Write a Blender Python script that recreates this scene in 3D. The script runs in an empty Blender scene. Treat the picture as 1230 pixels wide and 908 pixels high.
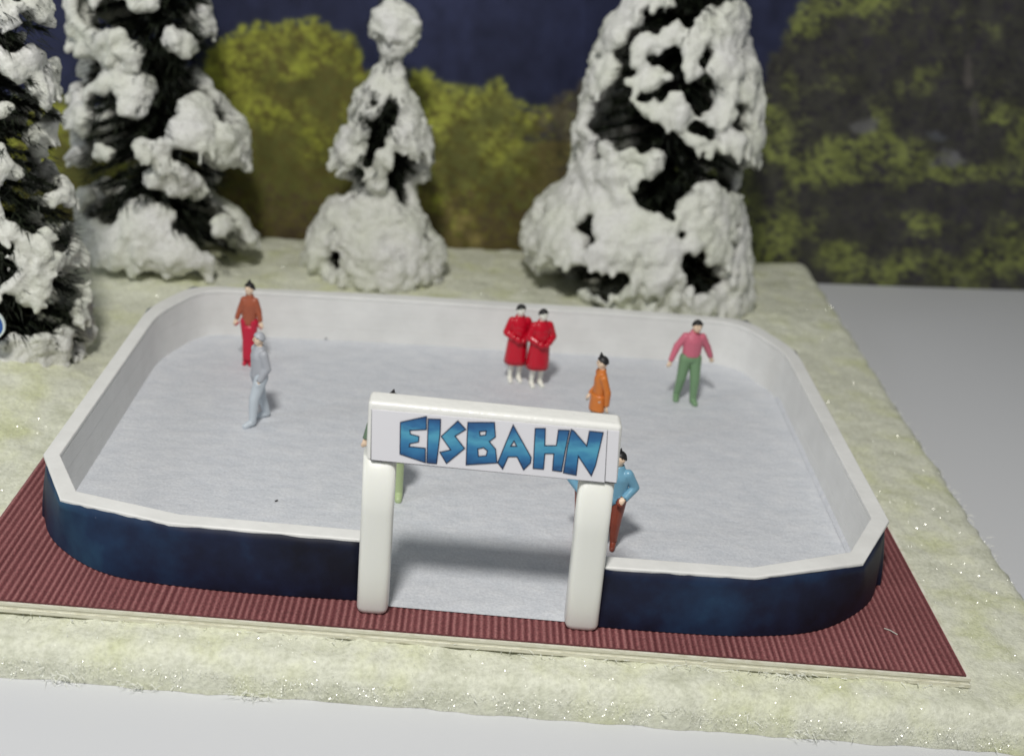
import bpy, bmesh, math, random
import numpy as np
from mathutils import Vector, Matrix, geometry
random.seed(7); rng = np.random.default_rng(11)
sc = bpy.context.scene
C = sc.collection

# ------------------------------------------------------------------ camera, world, lamps, exposure
def set_camera():
    f, cx, cy, cz, p, y, r = 1512.016, -0.283, -12.333, 8.313, 0.4156, -0.0474, 0.1065
    q = CAMQ or (f, cx, cy, cz, p, y, r)
    f, cx, cy, cz, p, y, r = q
    fwd = Vector((-math.sin(y)*math.cos(p), math.cos(y)*math.cos(p), -math.sin(p)))
    right = Vector((math.cos(y), math.sin(y), 0)); up = right.cross(fwd)
    r2 = right*math.cos(r) + up*math.sin(r); u2 = -right*math.sin(r) + up*math.cos(r)
    cam = bpy.data.cameras.new('camera'); o = bpy.data.objects.new('camera', cam); C.objects.link(o)
    m = Matrix((r2, u2, -fwd)).transposed().to_4x4(); m.translation = (cx, cy, cz); o.matrix_world = m
    cam.sensor_fit = 'HORIZONTAL'; cam.sensor_width = 36; cam.lens = f/1230*36
    cam.clip_start = .1; cam.clip_end = 400
    cam.dof.use_dof = True; cam.dof.focus_distance = 14.8; cam.dof.aperture_fstop = 0.31
    sc.camera = o
CAMQ = None
set_camera()
w = bpy.data.worlds.new('World'); sc.world = w; w.use_nodes = True
bg = w.node_tree.nodes['Background']; bg.inputs[0].default_value = (.93, .97, 1, 1); bg.inputs[1].default_value = .17
def area(name, loc, tgt, size, power, col):
    l = bpy.data.lights.new(name, 'AREA'); l.size = size; l.energy = power; l.color = col; l.shape = 'DISK'
    o = bpy.data.objects.new(name, l); C.objects.link(o); o.location = loc
    o.rotation_euler = (Vector(tgt)-Vector(loc)).to_track_quat('-Z', 'Y').to_euler(); return o
area('room_lamp', (-3.5, -13.0, 25.0), (0, 3, 0), 3.8, 6000, (1, .975, .93))
area('window_light', (-26, -8, 13), (0, 3, 0), 9, 1000, (.86, .93, 1))
sc.view_settings.view_transform = 'Standard'; sc.view_settings.look = 'None'
sc.view_settings.exposure = 0.10; sc.view_settings.gamma = 1

# ------------------------------------------------------------------ helpers
def noise3(p, seed=0):
    """value noise, p (n,3) -> (n,) in 0..1"""
    p = np.asarray(p, float); i = np.floor(p).astype(np.int64); f = p-i; f = f*f*(3-2*f)
    out = np.zeros(len(p))
    for dx in (0, 1):
        for dy in (0, 1):
            for dz in (0, 1):
                hsh = (i[:, 0]+dx)*374761393 + (i[:, 1]+dy)*668265263 + (i[:, 2]+dz)*2147483647 + seed*974711
                hsh = (hsh ^ (hsh >> 13))*1274126177 & 0x7fffffff; hsh = (hsh ^ (hsh >> 16)) & 0xffff
                wgt = (f[:, 0] if dx else 1-f[:, 0])*(f[:, 1] if dy else 1-f[:, 1])*(f[:, 2] if dz else 1-f[:, 2])
                out += wgt*hsh/65535.
    return out
def fbm(p, oct=4, seed=0):
    p = np.asarray(p, float); a, s, t = 1, 0, 0
    for k in range(oct):
        s = s+a*noise3(p*2**k, seed+k*17); t += a; a *= .5
    return s/t
def S(c):  # sRGB 0-255 -> linear rgba
    f = lambda v: (v/12.92 if v <= .04045 else ((v+.055)/1.055)**2.4)
    return tuple(f(x/255.) for x in c)+(1,)
def mat(name, col, rough=.6, spec=.5, **k):
    m = bpy.data.materials.new(name); m.use_nodes = True
    b = m.node_tree.nodes['Principled BSDF']
    b.inputs['Base Color'].default_value = col if len(col) == 4 else tuple(col)+(1,)
    b.inputs['Roughness'].default_value = rough; b.inputs['Specular IOR Level'].default_value = spec
    for kk, v in k.items(): b.inputs[kk.replace('_', ' ')].default_value = v
    return m
def nz(m, scale, detail=4, vec=None, rough=.55):
    nt = m.node_tree; n = nt.nodes.new('ShaderNodeTexNoise'); n.inputs['Scale'].default_value = scale
    n.inputs['Detail'].default_value = detail; n.inputs['Roughness'].default_value = rough
    tc = nt.nodes.new('ShaderNodeTexCoord'); mp = nt.nodes.new('ShaderNodeMapping')
    nt.links.new(tc.outputs['Object'], mp.inputs[0]); nt.links.new(mp.outputs[0], n.inputs['Vector'])
    if vec: mp.inputs['Scale'].default_value = vec
    return n
def ramp(m, src, stops):
    nt = m.node_tree; r = nt.nodes.new('ShaderNodeValToRGB'); cr = r.color_ramp
    while len(cr.elements) < len(stops): cr.elements.new(.5)
    for e, (p, c) in zip(cr.elements, stops): e.position = p; e.color = c if len(c) == 4 else tuple(c)+(1,)
    nt.links.new(src, r.inputs[0]); return r
def mixc(m, a, b, fac, mode='MIX'):
    nt = m.node_tree; x = nt.nodes.new('ShaderNodeMix'); x.data_type = 'RGBA'; x.blend_type = mode
    for s, v in ((x.inputs[0], fac), (x.inputs[6], a), (x.inputs[7], b)):
        if hasattr(v, 'links'): nt.links.new(v, s)
        else: s.default_value = v
    return x.outputs[2]
def setcol(m, out): m.node_tree.links.new(out, m.node_tree.nodes['Principled BSDF'].inputs['Base Color'])
def bump(m, src, strength, dist):
    nt = m.node_tree; b = nt.nodes.new('ShaderNodeBump'); b.inputs['Strength'].default_value = strength
    b.inputs['Distance'].default_value = dist; nt.links.new(src, b.inputs['Height'])
    bs = nt.nodes['Principled BSDF'].inputs['Normal']
    if bs.links: nt.links.new(bs.links[0].from_socket, b.inputs['Normal'])
    nt.links.new(b.outputs[0], bs)
def new_obj(name, me, m=None, parent=None, smooth=False):
    o = bpy.data.objects.new(name, me); C.objects.link(o)
    if m is not None:
        for x in (m if isinstance(m, (list, tuple)) else [m]): me.materials.append(x)
    if parent is not None: o.parent = parent
    if smooth: me.polygons.foreach_set('use_smooth', [True]*len(me.polygons))
    return o
def mesh(name, v, f):
    me = bpy.data.meshes.new(name); me.from_pydata([tuple(x) for x in v], [], f if isinstance(f, list) else f.tolist()); me.update(); return me
def bm_obj(name, bm, m, parent=None, smooth=False):
    bmesh.ops.recalc_face_normals(bm, faces=bm.faces)
    me = bpy.data.meshes.new(name); bm.to_mesh(me); bm.free(); return new_obj(name, me, m, parent, smooth)
def thing(name, label, cat, loc=(0, 0, 0), rz=0, group=None):
    o = bpy.data.objects.new(name, None); C.objects.link(o); o.location = loc; o.rotation_euler = (0, 0, rz)
    o.empty_display_size = .2
    tag(o, label, cat, group); return o
def tag(o, label, cat, group=None):
    o['label'] = label; o['category'] = cat
    if group: o['group'] = group
    return o
def kind(o, k): o['kind'] = k; return o
def evaluated(o):
    dg = bpy.context.evaluated_depsgraph_get(); dg.update()
    return bpy.data.meshes.new_from_object(o.evaluated_get(dg))
def icos(sub):
    bm = bmesh.new(); bmesh.ops.create_icosphere(bm, subdivisions=sub, radius=1)
    v = np.array([x.co[:] for x in bm.verts]); f = np.array([[q.index for q in fc.verts] for fc in bm.faces]); bm.free(); return v, f
ICO1, ICO2 = icos(1), icos(2)
def balls_mesh(name, cen, rad, ico=ICO2):
    """cen (n,3), rad (n,) or (n,3)"""
    v0, f0 = ico; cen = np.asarray(cen, float); rad = np.asarray(rad, float)
    if rad.ndim == 1: rad = np.repeat(rad[:, None], 3, 1)
    v = (cen[:, None, :]+v0[None]*rad[:, None, :]).reshape(-1, 3)
    f = (f0[None]+(np.arange(len(cen))*len(v0))[:, None, None]).reshape(-1, 3)
    me = bpy.data.meshes.new(name); me.vertices.add(len(v)); me.vertices.foreach_set('co', v.ravel())
    me.loops.add(f.size); me.loops.foreach_set('vertex_index', f.ravel().astype(np.int32))
    me.polygons.add(len(f)); me.polygons.foreach_set('loop_start', np.arange(0, f.size, 3, dtype=np.int32))
    me.update(calc_edges=True); return me
def merged(name, cen, rad, voxel, smooth=3, ico=ICO2):
    """one continuous surface round many balls"""
    me = balls_mesh('tmp', cen, rad, ico); o = bpy.data.objects.new('tmp', me); C.objects.link(o)
    md = o.modifiers.new('r', 'REMESH'); md.mode = 'VOXEL'; md.voxel_size = voxel
    if smooth:
        ms = o.modifiers.new('s', 'SMOOTH'); ms.iterations = smooth; ms.factor = .5
    out = evaluated(o); out.name = name
    bpy.data.objects.remove(o); bpy.data.meshes.remove(me); return out
def coords(me):
    a = np.empty(len(me.vertices)*3, np.float32); me.vertices.foreach_get('co', a); return a.reshape(-1, 3).astype(float)
def normals(me):
    a = np.empty(len(me.vertices)*3, np.float32); me.vertex_normals.foreach_get('vector', a); return a.reshape(-1, 3).astype(float)
def put(me, v): me.vertices.foreach_set('co', np.asarray(v, np.float32).ravel()); me.update()
def prism(bm, poly, z0, z1):
    a = [bm.verts.new((x, y, z0)) for x, y in poly]; b = [bm.verts.new((x, y, z1)) for x, y in poly]; n = len(poly)
    bm.faces.new(a); bm.faces.new(b)
    for i in range(n): bm.faces.new((a[i], a[(i+1) % n], b[(i+1) % n], b[i]))
def box(bm, x0, x1, y0, y1, z0, z1): prism(bm, [(x0, y0), (x1, y0), (x1, y1), (x0, y1)], z0, z1)

# ------------------------------------------------------------------ materials
M_table = mat('table_paper', (.63, .64, .66), .7, .3)
M_snowground = mat('fibre_snow', (.66, .69, .52), .6, .4)
n1 = nz(M_snowground, 1.3, 5); n2 = nz(M_snowground, 17, 4)
r1 = ramp(M_snowground, n1.outputs[0], [(.30, (.62, .635, .49)), (.46, (.76, .77, .64)), (.58, (.74, .755, .57)), (.70, (.67, .695, .44))])
r2 = ramp(M_snowground, n2.outputs[0], [(.3, (.78, .78, .76)), (.6, (1, 1, 1)), (.85, (1.0, 1.0, .97))])
setcol(M_snowground, mixc(M_snowground, r1.outputs[0], r2.outputs[0], 1.0, 'MULTIPLY'))
n3 = nz(M_snowground, 30, 5); bump(M_snowground, n3.outputs[0], .4, .04)
vg = M_snowground.node_tree.nodes.new('ShaderNodeTexVoronoi'); vg.inputs['Scale'].default_value = 13
M_snowground.node_tree.links.new(M_snowground.node_tree.nodes['Texture Coordinate'].outputs['Object'], vg.inputs['Vector'])
bump(M_snowground, vg.outputs['Distance'], -.35, .05)
M_glit = mat('glitter', (.9, .9, .82), .2, 1.0, Metallic=.2)
M_fibre = mat('fibre', (.82, .83, .76), .6, .4, Transmission_Weight=.3)
M_ochre = mat('dried_glue', (.45, .42, .20), .6, .4)
M_card = mat('card_edge', (.74, .73, .60), .7, .3)
n = nz(M_card, 7, 4, (1, 1, 14)); r = ramp(M_card, n.outputs[0], [(.35, (.60, .58, .45)), (.55, (.76, .75, .63)), (.75, (.82, .81, .72))]); setcol(M_card, r.outputs[0])
M_mat = mat('red_corrugated', (.22, .06, .065), .75, .25)
def mk_mat():
    m = M_mat; nt = m.node_tree
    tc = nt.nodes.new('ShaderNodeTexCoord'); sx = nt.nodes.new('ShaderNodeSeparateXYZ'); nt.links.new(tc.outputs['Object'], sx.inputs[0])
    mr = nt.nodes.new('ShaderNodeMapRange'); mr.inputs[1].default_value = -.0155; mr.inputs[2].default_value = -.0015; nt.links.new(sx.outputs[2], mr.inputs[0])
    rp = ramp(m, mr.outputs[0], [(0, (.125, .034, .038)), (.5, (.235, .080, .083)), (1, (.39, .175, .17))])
    n = nz(m, 55, 3); rr = ramp(m, n.outputs[0], [(.3, (.55, .55, .55)), (.7, (1.3, 1.3, 1.3))])
    n2 = nz(m, .8, 3); rr2 = ramp(m, n2.outputs[0], [(.3, (.82, .8, .8)), (.7, (1.05, 1.05, 1.05))])
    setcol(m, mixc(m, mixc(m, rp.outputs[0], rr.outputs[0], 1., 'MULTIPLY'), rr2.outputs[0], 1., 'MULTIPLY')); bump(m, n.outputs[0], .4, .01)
mk_mat()
M_ice = mat('ice_paper', (.58, .61, .65), .55, .3)
def mk_ice():
    m = M_ice; a = nz(m, 2.6, 6, (1, 1.7, 1), .65); b = nz(m, 30, 3)
    ra = ramp(m, a.outputs[0], [(.3, (.58, .605, .645)), (.5, (.63, .65, .685)), (.7, (.685, .70, .725))])
    rb = ramp(m, b.outputs[0], [(.3, (.88, .88, .89)), (.7, (1.06, 1.06, 1.06))])
    setcol(m, mixc(m, ra.outputs[0], rb.outputs[0], 1., 'MULTIPLY'))
    bump(m, a.outputs[0], .35, .10); bump(m, b.outputs[0], .3, .012)
mk_ice()
M_wall = mat('white_plastic', (.80, .80, .775), .42, .45)
def mk_wall():
    m = M_wall; a = nz(m, 2.2, 4); b = nz(m, 5, 4, (1, 1, 9))
    ra = ramp(m, a.outputs[0], [(.3, (.74, .74, .72)), (.7, (.82, .82, .80))]); setcol(m, ra.outputs[0]); bump(m, b.outputs[0], .3, .03)
mk_wall()
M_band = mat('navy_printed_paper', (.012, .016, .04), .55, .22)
def mk_band():
    m = M_band; nt = m.node_tree; a = nz(m, .55, 5); b = nz(m, 3.5, 5)
    mx = nt.nodes.new('ShaderNodeMath'); mx.operation = 'MULTIPLY_ADD'; mx.inputs[1].default_value = .35
    nt.links.new(b.outputs[0], mx.inputs[0]); nt.links.new(a.outputs[0], mx.inputs[2])
    # sheen painted into the navy colour: bluer towards the left end of the sheet
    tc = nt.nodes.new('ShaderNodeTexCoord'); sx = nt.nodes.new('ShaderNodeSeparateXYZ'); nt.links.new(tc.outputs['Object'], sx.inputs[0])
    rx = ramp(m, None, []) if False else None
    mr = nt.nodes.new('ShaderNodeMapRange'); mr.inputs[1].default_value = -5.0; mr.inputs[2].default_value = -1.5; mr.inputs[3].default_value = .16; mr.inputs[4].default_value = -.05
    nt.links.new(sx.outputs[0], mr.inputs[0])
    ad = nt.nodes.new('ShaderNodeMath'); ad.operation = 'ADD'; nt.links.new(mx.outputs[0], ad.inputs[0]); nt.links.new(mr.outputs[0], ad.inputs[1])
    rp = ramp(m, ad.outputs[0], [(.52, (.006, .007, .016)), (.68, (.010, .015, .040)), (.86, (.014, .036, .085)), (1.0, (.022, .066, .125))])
    c = nz(m, 60, 2); bump(m, c.outputs[0], .15, .006)
    vo = nt.nodes.new('ShaderNodeTexVoronoi'); vo.inputs['Scale'].default_value = 7; nt.links.new(tc.outputs['Object'], vo.inputs['Vector'])
    sp = ramp(m, vo.outputs['Distance'], [(.035, (1, 1, 1)), (.07, (0, 0, 0))]); gt = ramp(m, nz(m, 9, 2).outputs[0], [(.60, (0, 0, 0)), (.66, (.45, .45, .45))])
    setcol(m, mixc(m, rp.outputs[0], (.25, .27, .30, 1), mixc(m, sp.outputs[0], gt.outputs[0], 1., 'MULTIPLY')))
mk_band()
M_post = mat('translucent_white_plastic', (.78, .79, .74), .33, .5, Subsurface_Weight=.25, Subsurface_Radius=(.12, .12, .1), Subsurface_Scale=.5)
bump(M_post, nz(M_post, 6, 3, (1, 1, .4)).outputs[0], .12, .03)
M_beam = mat('glossy_white_plastic', (.80, .80, .765), .24, .55)
bump(M_beam, nz(M_beam, 7, 4).outputs[0], .35, .03)
M_sign = mat('sign_paper', (.76, .755, .79), .5, .4)
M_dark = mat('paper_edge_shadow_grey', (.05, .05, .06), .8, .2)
M_letter = mat('letter_blue', (.02, .13, .33), .4, .4)
def mk_letter():
    m = M_letter; nt = m.node_tree
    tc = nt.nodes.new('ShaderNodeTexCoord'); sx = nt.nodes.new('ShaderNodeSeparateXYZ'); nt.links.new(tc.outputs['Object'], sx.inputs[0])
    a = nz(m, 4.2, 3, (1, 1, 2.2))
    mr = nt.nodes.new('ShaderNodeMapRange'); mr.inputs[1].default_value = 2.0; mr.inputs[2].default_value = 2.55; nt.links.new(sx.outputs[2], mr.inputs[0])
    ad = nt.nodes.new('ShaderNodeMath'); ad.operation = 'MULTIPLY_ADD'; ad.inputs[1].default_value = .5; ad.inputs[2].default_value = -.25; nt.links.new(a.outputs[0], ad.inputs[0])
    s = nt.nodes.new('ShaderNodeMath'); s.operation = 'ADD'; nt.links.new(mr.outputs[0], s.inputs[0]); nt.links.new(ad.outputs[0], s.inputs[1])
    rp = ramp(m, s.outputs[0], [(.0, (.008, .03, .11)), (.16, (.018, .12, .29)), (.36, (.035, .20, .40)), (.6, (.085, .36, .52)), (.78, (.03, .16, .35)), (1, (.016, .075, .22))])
    setcol(m, rp.outputs[0])
mk_letter()
M_letter_edge = mat('letter_navy_edge', (.006, .014, .05), .45, .4)
M_snow = mat('tree_snow', (.66, .67, .60), .55, .45)
def mk_snow():
    m = M_snow; nt = m.node_tree; a = nz(m, 1.1, 4); b = nz(m, 22, 4)
    ra = ramp(m, a.outputs[0], [(.35, (.74, .76, .66)), (.65, (.80, .80, .775))]); rb = ramp(m, b.outputs[0], [(.3, (.82, .82, .8)), (.65, (1, 1, 1))])
    setcol(m, mixc(m, ra.outputs[0], rb.outputs[0], 1., 'MULTIPLY')); bump(m, b.outputs[0], .6, .035)
mk_snow()
M_needle = mat('dark_needles', (.012, .017, .010), .6, .3)
setcol(M_needle, ramp(M_needle, nz(M_needle, 3, 3).outputs[0], [(.35, (.007, .009, .008)), (.7, (.022, .030, .014))]).outputs[0])
M_twig = mat('tree_bark', (.012, .011, .009), .8, .2)
def paint(name, c, rough=.38): return mat(name, tuple(min(.85, 1.25*x) for x in S(c)[:3]), rough, .5)
M_skin = paint('painted_skin', (222, 190, 165)); M_pale = paint('pale_cream_paint', (232, 228, 205))
M_black = paint('black_paint', (24, 23, 25), .5); M_eye = paint('dark_eye', (40, 28, 26))
M_mouth = paint('mouth_paint', (176, 96, 88))

# ------------------------------------------------------------------ setting: table, snow board, backdrop
bm = bmesh.new(); box(bm, -45, 45, -30, 45, -1.0, -.6); kind(bm_obj('table_surface', bm, M_table), 'structure')
def ground_z(x, y):
    x = np.asarray(x, float); y = np.asarray(y, float)
    p = np.stack([x, y, 0*x], -1)
    z = -.165+.10*(fbm(p*1.1, 4, 3)-.5)+.07*(fbm(p*4.5, 3, 9)-.5)+.035*(fbm(p*11, 2, 12)-.5)
    z = z+.42*np.exp(-(((x+7.35)/1.15)**2+((y-5.0)/1.2)**2))+.18*np.exp(-(((x+6.3)/1.6)**2+((y-10.3)/1.3)**2))
    far = np.clip((y-8.2)/2.5, 0, 1); z = z+far*.08+np.clip((-5.9-x)/2., 0, 1)*.08
    return z
XR, YF = 7.34, -1.27
def back_y(x): return 13.25+.125*x+.0025*x*x
def ground():
    xs = np.arange(-13.5, XR+.001, .066); ny = 232; t = np.linspace(0, 1, ny)
    X = np.repeat(xs[:, None], ny, 1); yb = back_y(xs)
    Y = YF+(yb-YF)[:, None]*t[None]
    P = np.stack([X.ravel(), Y.ravel()], -1)
    edge = .10*(noise3(np.stack([P[:, 1]*2.5, 0*P[:, 0], 0*P[:, 0]], -1), 5)-.5)
    dx = (XR-P[:, 0]); dy = P[:, 1]-YF
    Z = ground_z(P[:, 0], P[:, 1])
    d1 = np.clip(dx/.26, 0, 1); d2 = np.clip(dy/.24, 0, 1)
    rnd = np.sqrt(np.clip(1-(1-d1)**2, 0, 1))*np.sqrt(np.clip(1-(1-d2)**2, 0, 1))
    Z = -.6+(Z+.6)*(.35+.65*rnd)
    wob = fbm(np.stack([P[:, 0]*3, P[:, 1]*3, Z*3], -1), 4, 21)-.5
    P[:, 0] += np.where(d1 < 1, wob*.22*(1-d1), 0); P[:, 1] += np.where(d2 < 1, wob*.13*(1-d2), 0)
    nx = len(xs); idx = np.arange(nx*ny).reshape(nx, ny)
    f = np.stack([idx[:-1, :-1], idx[1:, :-1], idx[1:, 1:], idx[:-1, 1:]], -1).reshape(-1, 4).tolist()
    V = np.column_stack([P, Z]).tolist()
    ring = list(idx[:, 0])+list(idx[-1, 1:])+list(idx[::-1, -1][1:])+list(idx[0, ::-1][1:-1])
    b0 = len(V)
    for k in ring: V.append([V[k][0], V[k][1], -.597])
    n = len(ring)
    for i in range(n): f.append([ring[(i+1) % n], ring[i], b0+i, b0+(i+1) % n])
    o = new_obj('snow_ground', mesh('snow_ground', V, f), M_snowground, None, True); kind(o, 'structure')
ground()
def glitter():
    N = 40000; x = rng.uniform(-10, XR-.05, N); y = rng.uniform(YF+.02, 12.5, N)
    m = ((x > 5.95) | (y < -.78) | (y > 8.4) | (x < -5.9)); x, y = x[m], y[m]
    z = ground_z(x, y); dy = np.clip((y-YF)/.24, 0, 1); dx = np.clip((XR-x)/.26, 0, 1)
    z = -.6+(z+.6)*(.35+.65*np.sqrt(1-(1-dx)**2)*np.sqrt(1-(1-dy)**2))+.008
    k = 6000; xf = rng.uniform(-9, XR, k); zf = rng.uniform(-.55, -.28, k); yf = np.full(k, YF-.012)
    P = np.concatenate([np.column_stack([x, y, z]), np.column_stack([xf, yf, zf])])
    V, F = [], []
    for i, p in enumerate(P):
        nrm = Vector((-.08+rng.normal(0, .35), -.66+rng.normal(0, .35), .8)).normalized(); t = nrm.orthogonal().normalized(); b = nrm.cross(t)
        s = rng.uniform(.0025, .006); c = Vector(p); j = len(V); a = rng.uniform(0, 6)
        for q in range(4):
            ang = a+q*1.57; V.append(c+(t*math.cos(ang)+b*math.sin(ang))*s)
        F.append([j, j+1, j+2, j+3])
    kind(new_obj('glitter_flakes', mesh('glitter_flakes', V, F), M_glit), 'stuff')['label'] = 'fine glitter sparkling on the fibre snow'
    # short loose fibres hanging from the edges of the snow sheet and round the board
    V, F = [], []
    for i in range(900):
        u = rng.random()
        if u < .15: p = Vector((rng.uniform(-9, XR), YF+rng.uniform(-.03, .1), rng.uniform(-.585, -.3))); d = Vector((rng.normal(0, .6), -1, rng.normal(-.3, .5)))
        elif u < .8: p = Vector((XR+rng.uniform(-.12, .02), rng.uniform(-1, 13), rng.uniform(-.585, -.25))); d = Vector((1, rng.normal(0, .7), rng.normal(0, .6)))
        else: p = Vector((rng.uniform(-6, 6.2), -.74+rng.uniform(-.06, .02), rng.uniform(-.17, -.1))); d = Vector((rng.normal(0, 1), -1, rng.normal(.3, .5)))
        d.normalize(); L = rng.uniform(.03, .10); sd = d.orthogonal().normalized()*.005; j = len(V)
        bend = Vector((rng.normal(0, .3), rng.normal(0, .3), rng.normal(0, .3)))*L
        V += [p-sd, p+sd, p+d*L*.5+sd+bend*.3, p+d*L*.5-sd+bend*.3, p+d*L+bend]
        F += [[j, j+1, j+2, j+3], [j+3, j+2, j+4]]
    for c0 in ((2.62, -.80, -.12), (3.75, -.76, -.13), (6.9, 4.6, -.45), (-4.2, -1.3, -.5), (-3.4, -1.3, -.52), (-2.2, -1.31, -.53), (3.9, -1.3, -.5)):   # denser tufts
        for i in range(34):
            p = Vector(c0)+Vector((rng.normal(0, .12), rng.normal(0, .03), rng.normal(0, .03)))
            d = Vector((rng.normal(0, 1), rng.normal(-.3, .7), rng.normal(0.1, .6))).normalized(); L = rng.uniform(.05, .16); sd = d.orthogonal().normalized()*.006; j = len(V)
            V += [p-sd, p+sd, p+d*L]; F += [[j, j+1, j+2]]
    kind(new_obj('snow_fibres', mesh('snow_fibres', V, F), M_fibre), 'stuff')['label'] = 'loose white fibres fraying from the snow sheet'
glitter()

def backdrop():
    """a printed photo of autumn woods under a dark sky, on a gently bowed card: a dense sheet whose print is a colour attribute"""
    u0, u1, v0, v1, st = -260, 1480, -190, 372, 2.4
    us = np.arange(u0, u1, st); vs = np.arange(v0, v1, st); W_, H_ = len(us), len(vs)
    U, Vv = np.meshgrid(us, vs)
    img = np.zeros((H_, W_, 3))
    def lin(c): return np.array(S(c)[:3])
    P = lambda s, sx=1., sy=1.: np.stack([U.ravel()/s*sx, Vv.ravel()/s*sy, 0*U.ravel()], -1)
    n_big = fbm(P(120), 5, 41).reshape(H_, W_)
    img[:] = lin((25, 28, 46))
    img *= (.6+.8*n_big)[..., None]
    tl = [(-260, 60), (40, 120), (75, 110), (95, 150), (240, 110), (252, 55), (290, 36), (330, 28), (380, 24), (425, 42), (442, 85), (470, 92), (500, 80), (530, 95), (560, 108), (598, 92), (618, 120), (650, 128), (700, 92), (800, 60), (905, 120), (930, 60), (955, 15), (985, -30), (1100, -60), (1300, -80), (1480, -60)]
    top = np.interp(us, [a for a, b in tl], [b for a, b in tl])+8*(noise3(np.stack([us/14, 0*us, 0*us], -1), 3)-.5)
    mx = np.clip((Vv-top[None]-4)/6, 0, 1)[..., None]
    left = np.clip((700-U)/60, 0, 1)[..., None]
    base = left*lin((62, 58, 28))+(1-left)*lin((34, 32, 36))
    img = img*(1-mx)+base*(.7+.6*n_big)[..., None]*mx
    def region(u, v):
        if u < 470: return (106, 110, 42), (60, 61, 30), .54
        if u < 640: return (112, 116, 48), (66, 68, 36), .50
        if u < 700: return ((66, 62, 48), (34, 33, 38), .45) if v < 165 else ((104, 98, 52), (64, 58, 34), .6)
        return None
    N = 56000
    uu = rng.uniform(u0, u1, N); vv = rng.uniform(v0, v1, N)**1.0
    clump = fbm(np.stack([uu/46, vv/34, 0*uu], -1), 4, 77); fine = rng.random(N)
    order = np.argsort(rng.random(N)); jit = rng.normal(0, 1, (N, 2))*np.array((16, 22))
    for i in order:
        u, v = uu[i], vv[i]; tp = np.interp(u, us, top)
        if v < tp-2: continue
        rg = region(u+jit[i, 0], v)
        if rg is None:
            bright, dark = np.array((92, 98, 53)), np.array((45, 45, 40))
            if u < 960: lo = .40+.1*(v < 180)
            else:
                lo = .62 - .22*math.exp(-((v-185-.08*(u-1000))/48)**2) - .28*math.exp(-((v-318)/24)**2) - .16*math.exp(-((v-5)/30)**2)
            t = np.clip((clump[i]-lo+.08)/.24+.6*(fine[i]-.5), 0, 1)
        else:
            bright, dark, lo = np.array(rg[0]), np.array(rg[1]), rg[2]
            depth = (v-tp)/200
            t = np.clip((clump[i]-lo+.18-.22*depth)/.22+.8*(fine[i]-.5), 0, 1)
            if v+jit[i, 1] > 240 and 215 < u < 700: bright = np.array((96, 88, 52)); dark = np.array((52, 44, 32))
        col = lin(tuple(dark+(bright-dark)*t))
        r = rng.uniform(2.2, 6.5)
        c0, c1 = int((u-r-u0)/st), int((u+r-u0)/st)+1; q0, q1 = int((v-r-v0)/st), int((v+r-v0)/st)+1
        c0, q0 = max(c0, 0), max(q0, 0)
        if c1 <= c0 or q1 <= q0: continue
        su, sv = U[q0:q1, c0:c1], Vv[q0:q1, c0:c1]
        if su.size == 0: continue
        a = np.exp(-2.2*((su-u)**2+((sv-v)*1.15)**2)/(r*r))[..., None]*.62
        img[q0:q1, c0:c1] = img[q0:q1, c0:c1]*(1-a)+col*a
    for (a, b, ra, rb, c) in ((1038, 146, 16, 10, (80, 80, 80)), (1142, 186, 22, 13, (84, 84, 86)), (1128, 160, 14, 8, (66, 68, 72)), (1164, 80, 7, 20, (66, 62, 60)), (1172, 130, 6, 22, (58, 56, 54))):  # stones and pale stems in the print
        m = np.clip(1.2-((U-a)/ra)**2-((Vv-b)/rb)**2+2.6*(fbm(P(14), 3, 8).reshape(H_, W_)-.5), 0, 1)[..., None]*.7
        img = img*(1-m)+lin(c)*m
    img *= (.62+.76*fbm(P(16, 1., .8), 4, 91).reshape(H_, W_))[..., None]*PRINT_GAIN*np.where(U < 700, 1.35, 1.1)[..., None]
    # print coordinates -> card x, z (the sheet is 0.14 thick-card bowed in plan)
    A = np.array([[580.521, 55.6693, 4.7556, -.34753, .85562], [290.988, 3.18672, -57.0349, -.054123, .295974]])
    x = (U-580)/55.; z = (291-Vv)/57.
    for _ in range(25):
        fu = A[0, 0]+A[0, 1]*x+A[0, 2]*z+A[0, 3]*x*x+A[0, 4]*x*z-U; fv = A[1, 0]+A[1, 1]*x+A[1, 2]*z+A[1, 3]*x*x+A[1, 4]*x*z-Vv
        x = x-.9*fu/55.; z = z+.9*fv/57.
    zb = -.598
    z = np.maximum(z, zb)
    y = 13.5+.125*x+.0025*x*x
    nv = W_*H_; idx = np.arange(nv).reshape(H_, W_)
    V = np.column_stack([x.ravel(), y.ravel(), z.ravel()])
    keep = ~((z[1:, :-1] <= zb+1e-6) & (z[:-1, :-1] <= zb+1e-6))
    f = np.stack([idx[:-1, :-1], idx[1:, :-1], idx[1:, 1:], idx[:-1, 1:]], -1)[keep]
    me = mesh('photo_print', V, f.reshape(-1, 4))
    ca = me.color_attributes.new('print', 'FLOAT_COLOR', 'POINT')
    ca.data.foreach_set('color', np.concatenate([img.reshape(-1, 3), np.ones((nv, 1))], 1).astype(np.float32).ravel())
    m = mat('printed_photo', (.1, .1, .1), .5, .25); at = m.node_tree.nodes.new('ShaderNodeVertexColor'); at.layer_name = 'print'; setcol(m, at.outputs[0])
    root = thing('backdrop', 'printed photo backdrop of olive autumn woods under dark blue sky behind the trees', 'backdrop', (0, 13.5, -.6))
    me.transform(Matrix.Translation((0, -13.5, .6)))
    new_obj('photo_print', me, m, root, True)
    xs = np.linspace(x.min()+.3, x.max()-.3, 40); V, F = [], []
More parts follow.
